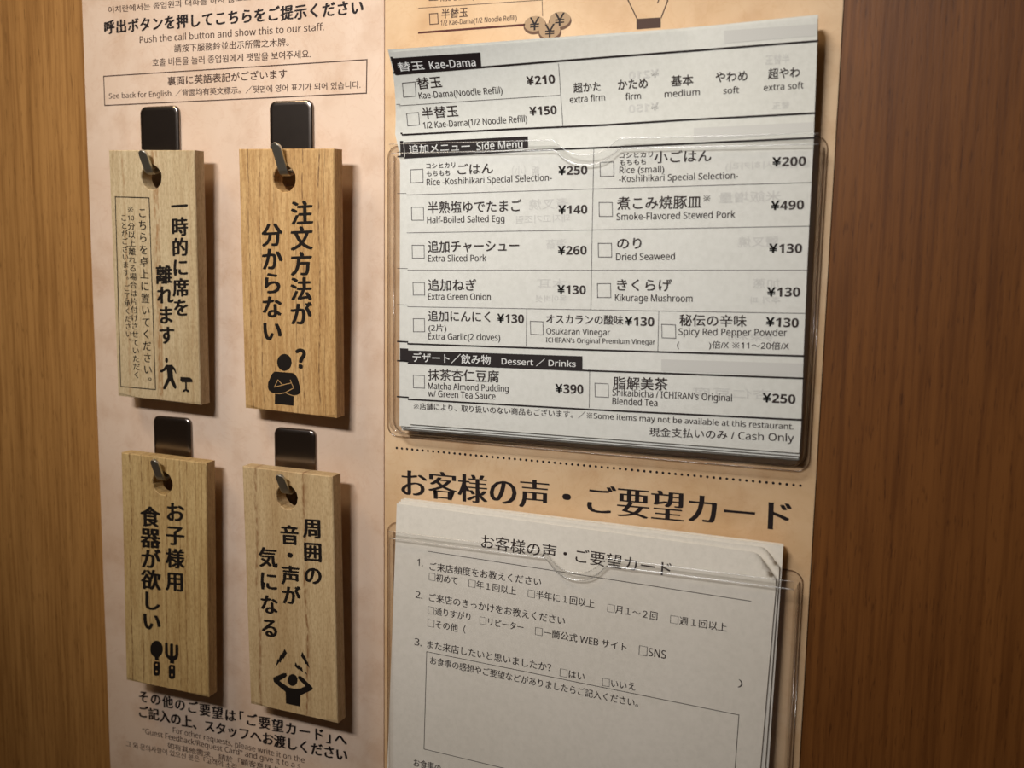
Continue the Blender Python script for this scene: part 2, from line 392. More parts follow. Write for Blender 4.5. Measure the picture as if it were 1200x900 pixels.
MENU_CHECK = [
    ((15.21, 115.23), (20.37, 115.49), (19.68, 110.8), (14.64, 110.52)),
    ((14.84, 104.91), (19.82, 105.12), (19.62, 100.79), (14.71, 100.53)),
    ((15.25, 84.35), (20.42, 84.54), (20.56, 79.67), (15.38, 79.46)),
    ((15.71, 70.3), (20.76, 70.3), (20.9, 65.41), (15.85, 65.4)),
    ((16.03, 55.87), (21.1, 55.93), (21.24, 51.03), (16.17, 50.95)),
    ((16.47, 41.63), (21.37, 41.75), (21.51, 36.91), (16.6, 36.76)),
    ((16.64, 27.62), (21.46, 27.8), (21.6, 22.78), (16.78, 22.58)),
    ((64.81, 28.52), (69.72, 28.52), (69.93, 23.69), (65.01, 23.67)),
    ((114.07, 29.33), (118.96, 29.34), (119.24, 24.59), (114.34, 24.56)),
    ((16.75, 5.59), (21.57, 5.67), (21.71, 0.72), (16.88, 0.62)),
    ((90.23, 6.85), (95.24, 6.91), (95.49, 1.97), (90.47, 1.89)),
    ((89.85, 85.92), (94.81, 86.02), (95.05, 81.1), (90.09, 80.98)),
    ((89.86, 71.91), (94.72, 71.9), (94.96, 66.99), (90.1, 66.98)),
    ((90.0, 57.43), (94.88, 57.49), (95.13, 52.65), (90.24, 52.57)),
    ((90.11, 43.07), (95.01, 43.2), (95.26, 38.23), (90.35, 38.08)),
]
MENU_GHOST = [
    ('¥210', 99.87, 113.75, 110.21, 114.22, 2.5, 'bold'),
    ('¥150', 99.9, 102.71, 110.39, 103.25, 2.56, 'bold'),
    ('半替玉', 145.74, 116.52, 153.37, 116.69, 2.94, 'bold'),
    ('替玉', 148.55, 102.27, 154.04, 102.35, 2.19, 'bold'),
    ('飯（小）', 67.13, 81.51, 56.54, 81.33, 3.67, 'bold'),
    ('쌀밥(고시히카리)', 133.97, 82.45, 161.82, 83.18, 2.53, 'bold'),
    ('煮叉燒', 63.43, 69.27, 78.45, 69.88, 3.67, 'bold'),
    ('돼지고기조림', 58.53, 64.3, 79.22, 65.01, 2.77, 'bold'),
    ('米飯増量', 132.14, 71.58, 152.8, 72.09, 3.41, 'bold'),
    ('海苔', 70.35, 55.1, 78.17, 55.51, 3.39, 'bold'),
    ('鹽叉燒', 139.44, 56.61, 152.73, 57.07, 3.44, 'bold'),
    ('木耳', 67.36, 40.71, 78.54, 41.01, 3.43, 'bold'),
    ('목이버섯', 66.8, 35.66, 78.67, 36.04, 2.5, 'bold'),
    ('加蔥', 144.95, 42.82, 153.99, 43.06, 3.17, 'bold'),
    ('추가 파', 144.06, 37.55, 154.25, 37.88, 2.32, 'bold'),
    ('辣粉', 136.52, 24.89, 152.36, 25.02, 2.64, 'bold'),
    ('杏仁豆腐', 126.12, 4.16, 153.35, 5.06, 3.29, 'bold'),
]
MENU_GHOST_BAR = [
    ((131.73, 127.99), (161.39, 128.33), (161.3, 124.7), (132.12, 123.95)),
    ((122.66, 96.92), (161.99, 97.74), (162.01, 94.74), (122.83, 92.35)),
    ((114.38, 16.89), (162.69, 17.95), (162.65, 13.58), (114.53, 12.62)),
]
MENU_EDGE = [
    ((13.84, 125.19), (91.62, 127.69), (161.56, 130.38)),
    ((13.82, 123.28), (91.52, 125.28), (161.73, 125.72)),
    ((13.46, 118.22), (91.29, 119.03), (161.93, 117.33)),
    ((12.19, 97.98), (92.29, 99.18), (162.13, 100.72)),
    ((12.64, 87.27), (92.5, 88.34), (162.32, 88.97)),
    ((13.4, 77.65), (92.8, 78.54), (162.3, 79.3)),
    ((14.18, 46.5), (93.72, 48.13), (162.48, 49.55)),
    ((14.48, 17.71), (93.97, 19.25), (162.86, 20.58)),
    ((14.83, -3.81), (94.31, -2.64), (163.36, -3.7)),
    ((15.09, -13.99), (94.31, -13.41), (163.2, -12.9)),
]
CARD_TEXT = [
    ('お客様の声・ご要望カード', 46.29, -60.49, 120.78, -62.43, 5.28, 'sans'),
    ('1.', 18.93, -71.03, 21.32, -71.13, 2.82, 'sans'),
    ('ご来店頻度をお教えください', 24.36, -72.37, 71.21, -72.64, 3.26, 'sans'),
    ('□初めて', 24.07, -76.47, 36.39, -76.75, 3.15, 'sans'),
    ('□年１回以上', 41.24, -76.9, 61.07, -77.56, 3.09, 'sans'),
    ('□半年に１回以上', 65.92, -77.68, 92.44, -78.3, 3.19, 'sans'),
    ('2.', 18.23, -84.54, 21.19, -84.64, 2.84, 'sans'),
    ('ご来店のきっかけをお教えください', 24.13, -85.15, 81.03, -86.67, 3.28, 'sans'),
    ('□通りすがり', 23.73, -90.44, 42.15, -90.79, 3.17, 'sans'),
    ('□リピーター', 46.15, -91.4, 64.39, -91.75, 3.11, 'sans'),
    ('□その他（', 23.66, -95.8, 40.11, -96.27, 3.19, 'sans'),
    ('3.', 17.79, -104.38, 20.98, -104.5, 2.88, 'sans'),
    ('また来店したいと思いましたか？', 23.5, -104.93, 75.96, -106.21, 3.33, 'sans'),
    ('□はい', 79.57, -107.29, 89.4, -107.49, 3.23, 'sans'),
    ('お食事の感想やご要望などがありましたらご記入ください。', 24.86, -111.36, 110.37, -114.34, 3.12, 'sans'),
    ('お食事の', 17.71, -156.64, 29.94, -156.8, 3.33, 'sans'),
    ('□一蘭公式 WEB サイト', 69.24, -92.3, 105.25, -93.28, 3.19, 'sans'),
    ('□月１～２回', 97.49, -78.92, 116.36, -79.57, 3.11, 'sans'),
    ('□週１回以上', 121.2, -79.79, 141.7, -80.04, 3.04, 'sans'),
    ('□SNS', 110.01, -93.48, 120.08, -93.65, 3.11, 'sans'),
    ('）', 146.45, -100.02, 148.02, -100.12, 2.87, 'sans'),
    ('□いいえ', 96.46, -108.23, 109.1, -108.07, 3.18, 'sans'),
]
CARD_BOX = [(23.27, -106.42), (147.4, -110.41), (146.49, -152.2), (22.36, -148.21)]
CARD_RULE = [
    ((23.74, -64.62), (149.6, -67.49)),
]
PLAQUE_COLUMNS = [
    [('一時的に席を', 13.97, 34.31, 13.42, -16.22, 7.77, 'brush'), ('離れます', 4.97, 5.66, 5.57, -28.58, 7.98, 'brush'), ('こちらを卓上に置いてください。', -5.4, 29.58, -5.17, -47.69, 4.7, 'sansb'), ('※①分以上離れる場合は片付けさせていただく', -11.52, 30.13, -11.34, -44.51, 3.85, 'sansb'), ('ことがございます。ご了承ください。', -15.31, 26.41, -14.93, -30.02, 3.43, 'sansb')],
    [('注文方法が', 7.44, 33.11, 6.06, -16.92, 9.4, 'brush'), ('分からない', -6.86, 24.0, -8.07, -24.45, 9.3, 'brush')],
    [('お子様用', 6.06, 34.39, 5.17, -7.5, 9.04, 'brush'), ('食器が欲しい', -7.26, 30.25, -7.61, -27.57, 9.68, 'brush')],
    [('周囲の', 12.09, 34.93, 11.77, 4.9, 8.43, 'brush'), ('音・声が', 0.7, 30.12, 0.66, -4.81, 8.63, 'brush'), ('気になる', -10.43, 19.8, -10.83, -21.76, 8.84, 'brush')],
]
PLAQUE_BOX = ((-19.48, 33.49), (-1.53, 33.39), (-1.37, -48.35), (-20.39, -48.57))
PLAQUE_FIGURES = [
    [((5.81, -34.87), (5.76, -35.25), (5.63, -35.6), (5.45, -35.88), (5.22, -36.07), (4.97, -36.15), (4.73, -36.11), (4.51, -35.95), (4.35, -35.7), (4.25, -35.37), (4.22, -34.99), (4.27, -34.62), (4.4, -34.27), (4.59, -33.99), (4.81, -33.8), (5.06, -33.72), (5.3, -33.77), (5.52, -33.92), (5.68, -34.17), (5.78, -34.5)), ((4.68, -36.99), (7.84, -36.74), (9.37, -38.13), (10.08, -40.23), (9.7, -40.61), (8.56, -38.84), (8.02, -39.1), (8.27, -42.54), (10.03, -46.29), (9.32, -47.13), (8.54, -46.85), (6.54, -43.77), (4.02, -47.68), (2.79, -47.87), (2.72, -46.92), (5.26, -42.57), (5.02, -39.12), (2.43, -40.5), (1.37, -40.5), (1.29, -39.64), (3.01, -39.07)), ((12.13, -41.7), (17.07, -41.47), (18.09, -42.16), (18.43, -42.77), (18.31, -43.51), (12.83, -43.97), (11.92, -43.1)), ((14.51, -43.83), (15.34, -43.76), (15.35, -46.69), (16.38, -47.12), (16.61, -47.88), (15.57, -48.06), (14.8, -47.47), (14.0, -48.02), (12.96, -48.11), (13.14, -47.32), (14.41, -46.69))],
    [((1.33, -31.8), (1.14, -32.9), (0.62, -33.92), (-0.18, -34.77), (-1.18, -35.35), (-2.28, -35.61), (-3.37, -35.53), (-4.35, -35.1), (-5.13, -34.38), (-5.61, -33.43), (-5.76, -32.35), (-5.56, -31.24), (-5.03, -30.22), (-4.22, -29.38), (-3.22, -28.8), (-2.12, -28.55), (-1.03, -28.64), (-0.06, -29.07), (0.7, -29.79), (1.18, -30.73)), ((-7.15, -36.32), (-5.06, -35.99), (-1.83, -35.97), (1.38, -36.02), (2.97, -36.67), (4.08, -38.15), (5.15, -41.58), (5.34, -43.53), (4.64, -44.57), (3.49, -45.11), (2.01, -45.4), (1.88, -49.76), (-7.34, -49.75), (-7.14, -45.35), (-8.77, -45.1), (-10.15, -44.31), (-10.58, -42.95), (-10.3, -40.94), (-9.32, -39.07), (-8.24, -37.2))],
    [((-1.68, -34.58), (-1.87, -35.85), (-2.38, -37.06), (-3.16, -38.08), (-4.13, -38.82), (-5.19, -39.21), (-6.26, -39.2), (-7.21, -38.79), (-7.95, -38.03), (-8.42, -36.99), (-8.56, -35.77), (-8.36, -34.49), (-7.85, -33.28), (-7.07, -32.25), (-6.1, -31.52), (-5.03, -31.14), (-3.97, -31.16), (-3.03, -31.57), (-2.29, -32.33), (-1.82, -33.36)), ((-6.05, -38.69), (-4.01, -38.68), (-4.04, -40.48), (-6.09, -40.62)), ((-4.97, -40.82), (-4.38, -40.82), (-3.89, -41.03), (-3.56, -41.4), (-3.46, -41.9), (-3.54, -46.22), (-3.67, -46.76), (-4.01, -47.26), (-4.52, -47.64), (-5.11, -47.86), (-5.47, -47.92), (-6.07, -47.93), (-6.56, -47.72), (-6.89, -47.35), (-7.0, -46.85), (-6.9, -42.51), (-6.78, -41.98), (-6.43, -41.48), (-5.92, -41.1), (-5.33, -40.89)), ((-0.55, -31.49), (0.22, -31.05), (0.97, -31.32), (0.98, -36.12), (1.47, -37.01), (1.98, -36.92), (2.13, -31.57), (3.0, -31.02), (3.85, -31.27), (3.81, -36.78), (4.42, -36.67), (4.93, -35.87), (5.01, -31.65), (5.77, -31.12), (6.62, -31.42), (6.54, -36.03), (5.91, -37.92), (4.22, -39.02), (4.2, -40.44), (1.92, -40.58), (1.94, -39.15), (0.08, -38.05), (-0.65, -36.4)), ((3.23, -40.88), (3.81, -40.88), (4.3, -41.09), (4.62, -41.46), (4.73, -41.95), (4.66, -46.25), (4.53, -46.78), (4.19, -47.28), (3.69, -47.66), (3.11, -47.87), (2.7, -47.95), (2.12, -47.95), (1.62, -47.75), (1.3, -47.38), (1.19, -46.88), (1.27, -42.57), (1.4, -42.04), (1.74, -41.54), (2.24, -41.16), (2.82, -40.96))],
    [((2.73, -37.3), (2.58, -38.16), (2.2, -38.97), (1.61, -39.67), (0.89, -40.19), (0.1, -40.47), (-0.69, -40.48), (-1.39, -40.24), (-1.94, -39.75), (-2.28, -39.06), (-2.38, -38.26), (-2.22, -37.4), (-1.83, -36.58), (-1.25, -35.89), (-0.52, -35.37), (0.27, -35.1), (1.05, -35.08), (1.75, -35.33), (2.3, -35.82), (2.63, -36.5)), ((-9.89, -38.95), (-9.6, -38.42), (-4.41, -35.49), (-2.97, -35.32), (-2.69, -36.44), (-3.57, -37.4), (-6.68, -39.39), (-1.95, -41.46), (0.96, -41.52), (4.15, -40.77), (6.61, -39.24), (2.97, -36.56), (2.99, -35.62), (4.22, -35.16), (5.35, -35.65), (9.95, -38.98), (10.35, -39.6), (9.91, -40.38), (3.95, -43.95), (3.63, -49.08), (-3.54, -49.08), (-3.63, -43.9), (-9.41, -40.51)), ((-3.51, -24.58), (-2.23, -26.08), (-4.2, -29.23), (-4.72, -28.99), (-5.86, -31.16), (-6.22, -30.75), (-8.46, -33.6), (-7.14, -29.61), (-6.62, -29.89), (-5.56, -27.13), (-5.04, -27.37)), ((5.44, -24.14), (6.59, -25.93), (6.95, -26.1), (7.77, -28.03), (8.08, -28.2), (9.04, -31.03), (7.22, -29.19), (7.0, -29.55), (5.87, -27.44), (5.61, -27.35), (4.7, -26.26)), ((1.88, -29.31), (2.89, -30.76), (3.42, -30.43), (4.7, -31.36), (5.07, -31.15), (5.69, -33.36), (3.62, -32.34), (3.25, -32.6), (1.4, -31.26)), ((6.48, -32.89), (7.0, -33.03), (7.75, -34.05), (6.88, -33.74))],
]
QUESTION = ('?', 3.27, -33.52, 8.09, -33.14, 6.99, 'bold')
ARM_LINES = [
    ((-5.51, -39.54), (-7.31, -42.74), (0.93, -40.3)),
    ((-5.51, -39.54), (-3.33, -41.45)),
    ((0.54, -39.15), (1.2, -40.55), (2.08, -42.32), (-2.02, -44.58), (-4.58, -45.28), (-7.23, -45.36)),
    ((-2.02, -44.58), (-0.19, -45.2), (2.19, -45.58)),
    ((-6.45, -36.1), (1.84, -35.98)),
]
SPOON_DOTS = [
    ((-4.7, -42.48), (-4.8, -42.81), (-5.06, -43.06), (-5.38, -43.11), (-5.63, -42.96), (-5.73, -42.66), (-5.62, -42.33), (-5.36, -42.09), (-5.04, -42.03), (-4.79, -42.18)),
    ((-4.76, -45.72), (-4.87, -46.06), (-5.13, -46.3), (-5.45, -46.36), (-5.7, -46.21), (-5.79, -45.91), (-5.69, -45.57), (-5.43, -45.33), (-5.11, -45.27), (-4.85, -45.42)),
    ((3.55, -42.57), (3.45, -42.9), (3.19, -43.14), (2.88, -43.2), (2.63, -43.05), (2.54, -42.75), (2.64, -42.41), (2.9, -42.17), (3.21, -42.12), (3.46, -42.27)),
    ((3.5, -45.83), (3.39, -46.17), (3.14, -46.41), (2.82, -46.47), (2.57, -46.32), (2.48, -46.02), (2.58, -45.69), (2.84, -45.44), (3.16, -45.39), (3.41, -45.54)),
    ((-6.97, -40.91), (-3.28, -40.61), (-3.28, -40.88), (-6.98, -41.18)),
    ((1.3, -40.96), (4.85, -40.59), (4.85, -40.86), (1.3, -41.23)),
]
# ------------------------------------------------------------------ lettering
NIB = {
    'sans': [(-.009, 0), (.009, 0.003)],
    'sansb': [(-.014, 0), (.014, 0.004)],
    'mid': [(-.012, -.008), (.012, .008), (-.012, .008), (.012, -.008)],
    'bold': [(-.008, -.004), (.008, .004)],
    'brush': [(-.046, -.012), (-.023, -.006), (0, 0), (.023, .006), (.046, .012), (.024, -.022), (-.024, .022)],
    'heavy': [(-.04, -.02), (.04, .02), (-.04, .02), (.04, -.02), (0, 0), (0, .03), (0, -.03)],
    'mincho': [(-.040, 0), (-.020, 0), (0, 0), (.020, 0), (.040, 0)],
}
_cache = {}
def sans_form(s, bold):
    """Latin letters and digits of a plain sans face"""
    r = ''
    for c in s:
        if 'A' <= c <= 'Z': r += chr((0x1d5d4 if bold else 0x1d5a0) + ord(c) - 65)
        elif 'a' <= c <= 'z': r += chr((0x1d5ee if bold else 0x1d5ba) + ord(c) - 97)
        elif '0' <= c <= '9': r += chr((0x1d7ec if bold else 0x1d7e2) + ord(c) - 48)
        else: r += c
    return r
def outline(s, off):
    cu = bpy.data.curves.new('t', 'FONT'); cu.body = s; cu.size = 1.0; cu.resolution_u = 3; cu.offset = off; cu.fill_mode = 'FRONT'
    o = bpy.data.objects.new('t', cu); scn.collection.objects.link(o)
    dg = bpy.context.evaluated_depsgraph_get(); dg.update()
    me = bpy.data.meshes.new_from_object(o.evaluated_get(dg))
    vs = [(v.co.x, v.co.y) for v in me.vertices]; fs = [tuple(p.vertices) for p in me.polygons]
    bpy.data.objects.remove(o); bpy.data.curves.remove(cu); bpy.data.meshes.remove(me)
    return vs, fs
def raw_text(s, style):
    """outline mesh of a string at em size 1: 2D vertices, faces, ink box"""
    off = {'mincho': -0.010, 'brush': -0.004}.get(style, 0.0)
    bold = style == 'bold'
    key = (s, off, bold)
    if key in _cache: return _cache[key]
    if bold and s[0] == '¥' and len(s) > 1:
        a, fa = outline('¥', 0); w = max(v[0] for v in a) + 0.09
        b, fb, _ = raw_text(s[1:], style)
        vs = []; fs = []
        for k, (dx, dy) in enumerate(((0, 0), (.045, 0), (.045, .035), (0, .035), (.022, .018))):
            fs += [tuple(i + len(vs) for i in f) for f in fa]; vs += [(x + dx, y + dy * .6) for x, y in a]
        fs += [tuple(i + len(vs) for i in f) for f in fb]; vs += [(x + w, y) for x, y in b]
    else:
        vs, fs = outline(sans_form(s.replace('※', '　').replace('□', '　'), bold), off)
        if '※' in s or '□' in s:
            for i, c in enumerate(s):
                if c not in '※□': continue
                box_v, _ = outline(sans_form(s[:i].replace('※', '　').replace('□', '　') + '国', bold), off)
                x1 = max(v[0] for v in box_v); rb = ref_box(True); cx = x1 - (rb[2] - rb[0]) / 2; cy = (rb[1] + rb[3]) / 2
                if c == '□':
                    a, w = .42, .035
                    for (x0, y0, x1, y1) in ((-a, -a, a, -a + w), (-a, a - w, a, a), (-a, -a + w, -a + w, a - w), (a - w, -a + w, a, a - w)):
                        n0 = len(vs); vs += [(cx + x0, cy + y0), (cx + x1, cy + y0), (cx + x1, cy + y1), (cx + x0, cy + y1)]; fs.append((n0, n0 + 1, n0 + 2, n0 + 3))
                    continue
                for (ax, ay, bx_, by_) in ((-.33, -.33, .33, .33), (-.33, .33, .33, -.33)):
                    L = math.hypot(bx_ - ax, by_ - ay); nx, ny = -(by_ - ay) / L * .028, (bx_ - ax) / L * .028; n0 = len(vs)
                    vs += [(cx + ax + nx, cy + ay + ny), (cx + ax - nx, cy + ay - ny), (cx + bx_ - nx, cy + by_ - ny), (cx + bx_ + nx, cy + by_ + ny)]; fs.append((n0, n0 + 1, n0 + 2, n0 + 3))
                for (px, py) in ((0, .3), (0, -.3), (.3, 0), (-.3, 0)):
                    n0 = len(vs); vs += [(cx + px + .065 * math.cos(k), cy + py + .065 * math.sin(k)) for k in [math.pi / 4 * q for q in range(8)]]; fs.append(tuple(range(n0, n0 + 8)))
    if not vs: _cache[key] = ([], [], (0, 0, 1, 1)); return _cache[key]
    xs = [v[0] for v in vs]; ys = [v[1] for v in vs]
    _cache[key] = (vs, fs, (min(xs), min(ys), max(xs), max(ys))); return _cache[key]
def is_cjk(s): return any(ord(c) > 0x2e80 for c in s)
REF = {}
def ref_box(cjk):
    if cjk not in REF: REF[cjk] = raw_text('国' if cjk else 'H', 'sans')[2]
    return REF[cjk]
def put_line(g, row, surf, lift=0.06, mirror=False):
    """one horizontal line: ink fitted between the two baseline points; surf(x,z)->world point at a lift"""
    s, x0, z0, x1, z1, hh, style = row
    vs, fs, (bx0, by0, bx1, by1) = raw_text(s, style)
    if not vs: return
    r = ref_box(is_cjk(s)); sy = hh / (r[3] - r[1]); base = r[1] if is_cjk(s) else 0.0
    L = math.hypot(x1 - x0, z1 - z0); ux, uz = (x1 - x0) / L, (z1 - z0) / L
    sx = L / max(bx1 - bx0, 1e-3)
    if len(s) == 1 and s in '・': sx = sy
    if mirror: ux, uz = abs(ux), uz
    for k, (nx, ny) in enumerate(NIB[style]):
        out = []
        for (a, b) in vs:
            t = (a - bx0) * sx; v = (b - base) * sy
            if mirror: t = L - t
            if style == 'brush': v += 0.0
            t += nx * sy; v += ny * sy
            X = min(x0, x1) + ux * t - uz * v if mirror else x0 + ux * t - uz * v
            Z = z0 + uz * t + ux * v
            out.append(surf(X, Z, lift + 0.004 * k))
        g.add(out, fs)
def put_glyph(g, ch, cx, cz, size, style, surf, lift, tilt=0.0, rot=0.0, ysq=1.0, upright=False):
    vs, fs, bb = raw_text(ch, style)
    if not vs: return
    r = ref_box(True); rx, ry = (r[0] + r[2]) / 2, (r[1] + r[3]) / 2
    s = size / (r[2] - r[0]) * (0.92 if style == 'brush' else 0.86)
    if ch == '？': rx, ry = (bb[0] + bb[2]) / 2, (bb[1] + bb[3]) / 2
    if ch == '10': rx, ry = (bb[0] + bb[2]) / 2, (bb[1] + bb[3]) / 2; s *= 0.8
    ca, sa = math.cos(rot), math.sin(rot)
    for k, (nx, ny) in enumerate(NIB[style]):
        out = []
        for (a, b) in vs:
            a1 = (a - rx + nx) * s; b1 = (b - ry + ny) * s * ysq
            if style == 'brush': b1 += 0.07 * a1
            if upright and ch in '。、': a1 += 0.52 * size; b1 += 0.5 * size
            a2 = a1 * ca - b1 * sa; b2 = a1 * sa + b1 * ca
            out.append(surf(cx + a2 + tilt * b2, cz + b2, lift + 0.004 * k))
        g.add(out, fs)
def put_column(g, row, surf, lift=0.05):
    s, x0, z0, x1, z1, w, style = row
    n = len(s); dx, dz = (x1 - x0) / n, (z1 - z0) / n
    ysq = min(0.95, abs(dz) * 0.92 / w)
    for i, ch in enumerate(s):
        ch = '10' if ch == '①' else ch
        put_glyph(g, ch, x0 + dx * (i + .5), z0 + dz * (i + .5), w, style, surf, lift, 0, 0, ysq, True)
def brush_line(g, row, surf, lift=0.06):
    """brush lettering on a level line, glyph by glyph, each rising slightly to the right"""
    s, x0, z0, x1, z1, hh, style = row
    n = len(s); L = math.hypot(x1 - x0, z1 - z0)
    w = [0.62 if c in '「」・' else 1.0 for c in s]; tot = sum(w); t = 0
    for c, wi in zip(s, w):
        f = (t + wi / 2) / tot; t += wi
        if c == '「': f -= 0.2 / tot
        if c == '」': f += 0.2 / tot
        put_glyph(g, c, x0 + (x1 - x0) * f, z0 + (z1 - z0) * f + hh / 2, hh * 1.12, style, surf, lift, 0, 0, 1.0)
def put_bar(g, p, q, w, surf, lift=0.06, n=10, z_off=0.0):
    """line of width w between two surface points, cut into n pieces so it follows the sheet"""
    dx, dz = q[0] - p[0], q[1] - p[1]; L = math.hypot(dx, dz) or 1; nx, nz = -dz / L * w / 2, dx / L * w / 2
    vs = []; fs = []
    for i in range(n + 1):
        t = i / n; x, z = p[0] + dx * t, p[1] + dz * t
        vs += [surf(x + nx, z + nz, lift), surf(x - nx, z - nz, lift)]
        if i: fs.append((2 * i - 2, 2 * i - 1, 2 * i + 1, 2 * i))
    g.add(vs, fs)
def put_poly_path(g, pts, w, surf, lift=0.06, n=10, closed=False):
    seq = list(pts) + ([pts[0]] if closed else [])
    for a, b in zip(seq, seq[1:]):
        L = math.hypot(b[0] - a[0], b[1] - a[1]) or 1; e = w / 2 / L
        a2 = (a[0] - (b[0] - a[0]) * e, a[1] - (b[1] - a[1]) * e); b2 = (b[0] + (b[0] - a[0]) * e, b[1] + (b[1] - a[1]) * e)
        put_bar(g, a2, b2, w, surf, lift, n)
def put_quad(g, pts, surf, lift=0.06, nu=12, nv=4):
    a, b, c, d = pts; vs = []; fs = []   # top-left, top-right, bottom-right, bottom-left
    for j in range(nv + 1):
        for i in range(nu + 1):
            u, v = i / nu, j / nv
            x = (a[0] * (1 - u) + b[0] * u) * (1 - v) + (d[0] * (1 - u) + c[0] * u) * v
            z = (a[1] * (1 - u) + b[1] * u) * (1 - v) + (d[1] * (1 - u) + c[1] * u) * v
            vs.append(surf(x, z, lift))
            if i and j:
                k = j * (nu + 1) + i; fs.append((k - nu - 2, k - nu - 1, k, k - 1))
    g.add(vs, fs)
def put_ngon(g, pts, surf, lift=0.06):
    from mathutils.geometry import tessellate_polygon
    t = tessellate_polygon([[Vector((p[0], p[1], 0)) for p in pts]])
    g.add([surf(x, z, lift) for x, z in pts], t)
def ellipse(c, r, n=28, a0=0):
    rx, rz = (r, r) if isinstance(r, (int, float)) else r
    return [(c[0] + rx * math.cos(2 * math.pi * i / n), c[1] + rz * math.sin(2 * math.pi * i / n)) for i in range(n)]
def done(g, name, m, parent, smooth=False):
    o = mesh_obj(name, g.v, g.f, m, parent, smooth)
    if any(w in name for w in ('lettering', 'print', 'dotted', 'lines', 'rivets', 'line_ends', 'outline')) and name not in ('printed_frame', 'printed_coin', 'printed_rule', 'comment_box_outline'): o['kind'] = 'stuff'
    return o
def each(name, rows, fn, m, parent):
    for q in rows:
        g = Geo(); fn(g, q); mesh_obj(name, g.v, g.f, m, parent)
def smooth_sharp(o, deg=35):
    for p in o.data.polygons: p.use_smooth = True
    o.data.set_sharp_from_angle(angle=math.radians(deg)); return o

# ------------------------------------------------------------------ partition wall
def slab(name, x0, x1, z0, z1, d0, d1, m, parent=None, bev=0.0):
    bm = bmesh.new()
    vs = [bm.verts.new(W(x, z, d)) for d in (d0, d1) for (x, z) in ((x0, z0), (x1, z0), (x1, z1), (x0, z1))]
    for f in ((0, 1, 2, 3), (4, 5, 6, 7), (0, 1, 5, 4), (1, 2, 6, 5), (2, 3, 7, 6), (3, 0, 4, 7)): bm.faces.new([vs[i] for i in f])
    if bev: bmesh.ops.bevel(bm, geom=bm.edges[:], offset=bev * MM, segments=2, affect='EDGES')
    return bm_obj(name, bm, m, parent)
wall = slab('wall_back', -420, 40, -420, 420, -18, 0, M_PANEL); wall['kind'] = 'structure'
panel = slab('wall_panel', 40, 520, -420, 420, -18, 0, M_PANEL2); panel.parent = wall; panel['label'] = 'red-brown wood veneer panel, weaker light partly painted into its darker tone'  # panel split added to carry the partly painted shading, joint behind the poster

# ------------------------------------------------------------------ posters
def poster_surf(d): return lambda x, z, l: W(x, z, d + l)
lp = thing('notice_poster', 'pinkish parchment notice poster with multilingual lines, mounted behind the four wooden tags', 'poster')
slab('poster_sheet', -148, -0.35, -240, 240, 0.02, 0.8, M_PINK, lp, 0.15)
S = poster_surf(0.8)
gb = Geo(); gs = Geo()
for r in LEFT_TEXT:
    if r[6] == 'brush': brush_line(gb, r, S)
    else: put_line(gs, r, S)
done(gb, 'brush_lettering', M_INK, lp); done(gs, 'small_print', M_PINKINK, lp)
g = Geo()
for q in LEFT_BOX: put_poly_path(g, q, 0.42, S, n=1, closed=True)
done(g, 'printed_frame', M_PINKINK, lp)

rp = thing('menu_poster', 'tan parchment poster with printed coins, dotted line and big black heading, behind both clear pockets', 'poster')
slab('poster_sheet', 0.0, 168.8, -240, 240, 0.02, 1.0, M_TAN, rp, 0.15)
S = poster_surf(1.0)
g = Geo()
for r in RIGHT_TEXT:
    if r[6] != 'mincho': put_line(g, r, S)
for q in RIGHT_BOX: put_poly_path(g, q, 0.3, S, n=1, closed=True)
for q in RIGHT_LINE: put_poly_path(g, q, 0.2, S, n=1)
done(g, 'small_print', M_PINKINK, rp)
g = Geo()
for r in RIGHT_TEXT:
    if r[6] == 'mincho': brush_like = r; put_line(g, r, S)
done(g, 'heading_lettering', M_INK, rp)
g = Geo()
for q in RIGHT_RULE: put_poly_path(g, q, 0.75, S, n=1)
done(g, 'printed_rule', M_REDINK, rp)
(d0, d1), = DOTS
n = 68; src = None
g = Geo()
for i in range(n + 1):
    t = i / n; put_ngon(g, ellipse((d0[0] + (d1[0] - d0[0]) * t, d0[1] + (d1[1] - d0[1]) * t), 0.5, 10), S)
done(g, 'dotted_line', M_INK, rp)
for k, (cc, e, c) in enumerate(COIN):
    rx = abs(e[0] - cc[0]); rz = abs(c[1] - cc[1])
    g = Geo(); put_ngon(g, ellipse((cc[0] + .1, cc[1] - 0.7), (rx, rz)), S, 0.05 + k * .03)
    co = done(g, 'printed_coin', M_COINEDGE, rp)
    g = Geo(); put_ngon(g, ellipse(cc, (rx - .35, rz - .35)), S, 0.06 + k * .03); done(g, 'coin_face', M_COIN, co)
    g = Geo(); put_line(g, ('¥', cc[0] - 1.9, cc[1] - 2.3, cc[0] + 1.9, cc[1] - 2.3, 4.6, 'bold'), S, 0.07 + k * .03); done(g, 'yen_mark', M_INK, co)
g = Geo(); put_ngon(g, CUP[0], S); [put_poly_path(g, q, 0.4, S, n=1) for q in CUP[1:]]
done(g, 'cup_drawing', M_PINKINK, rp)

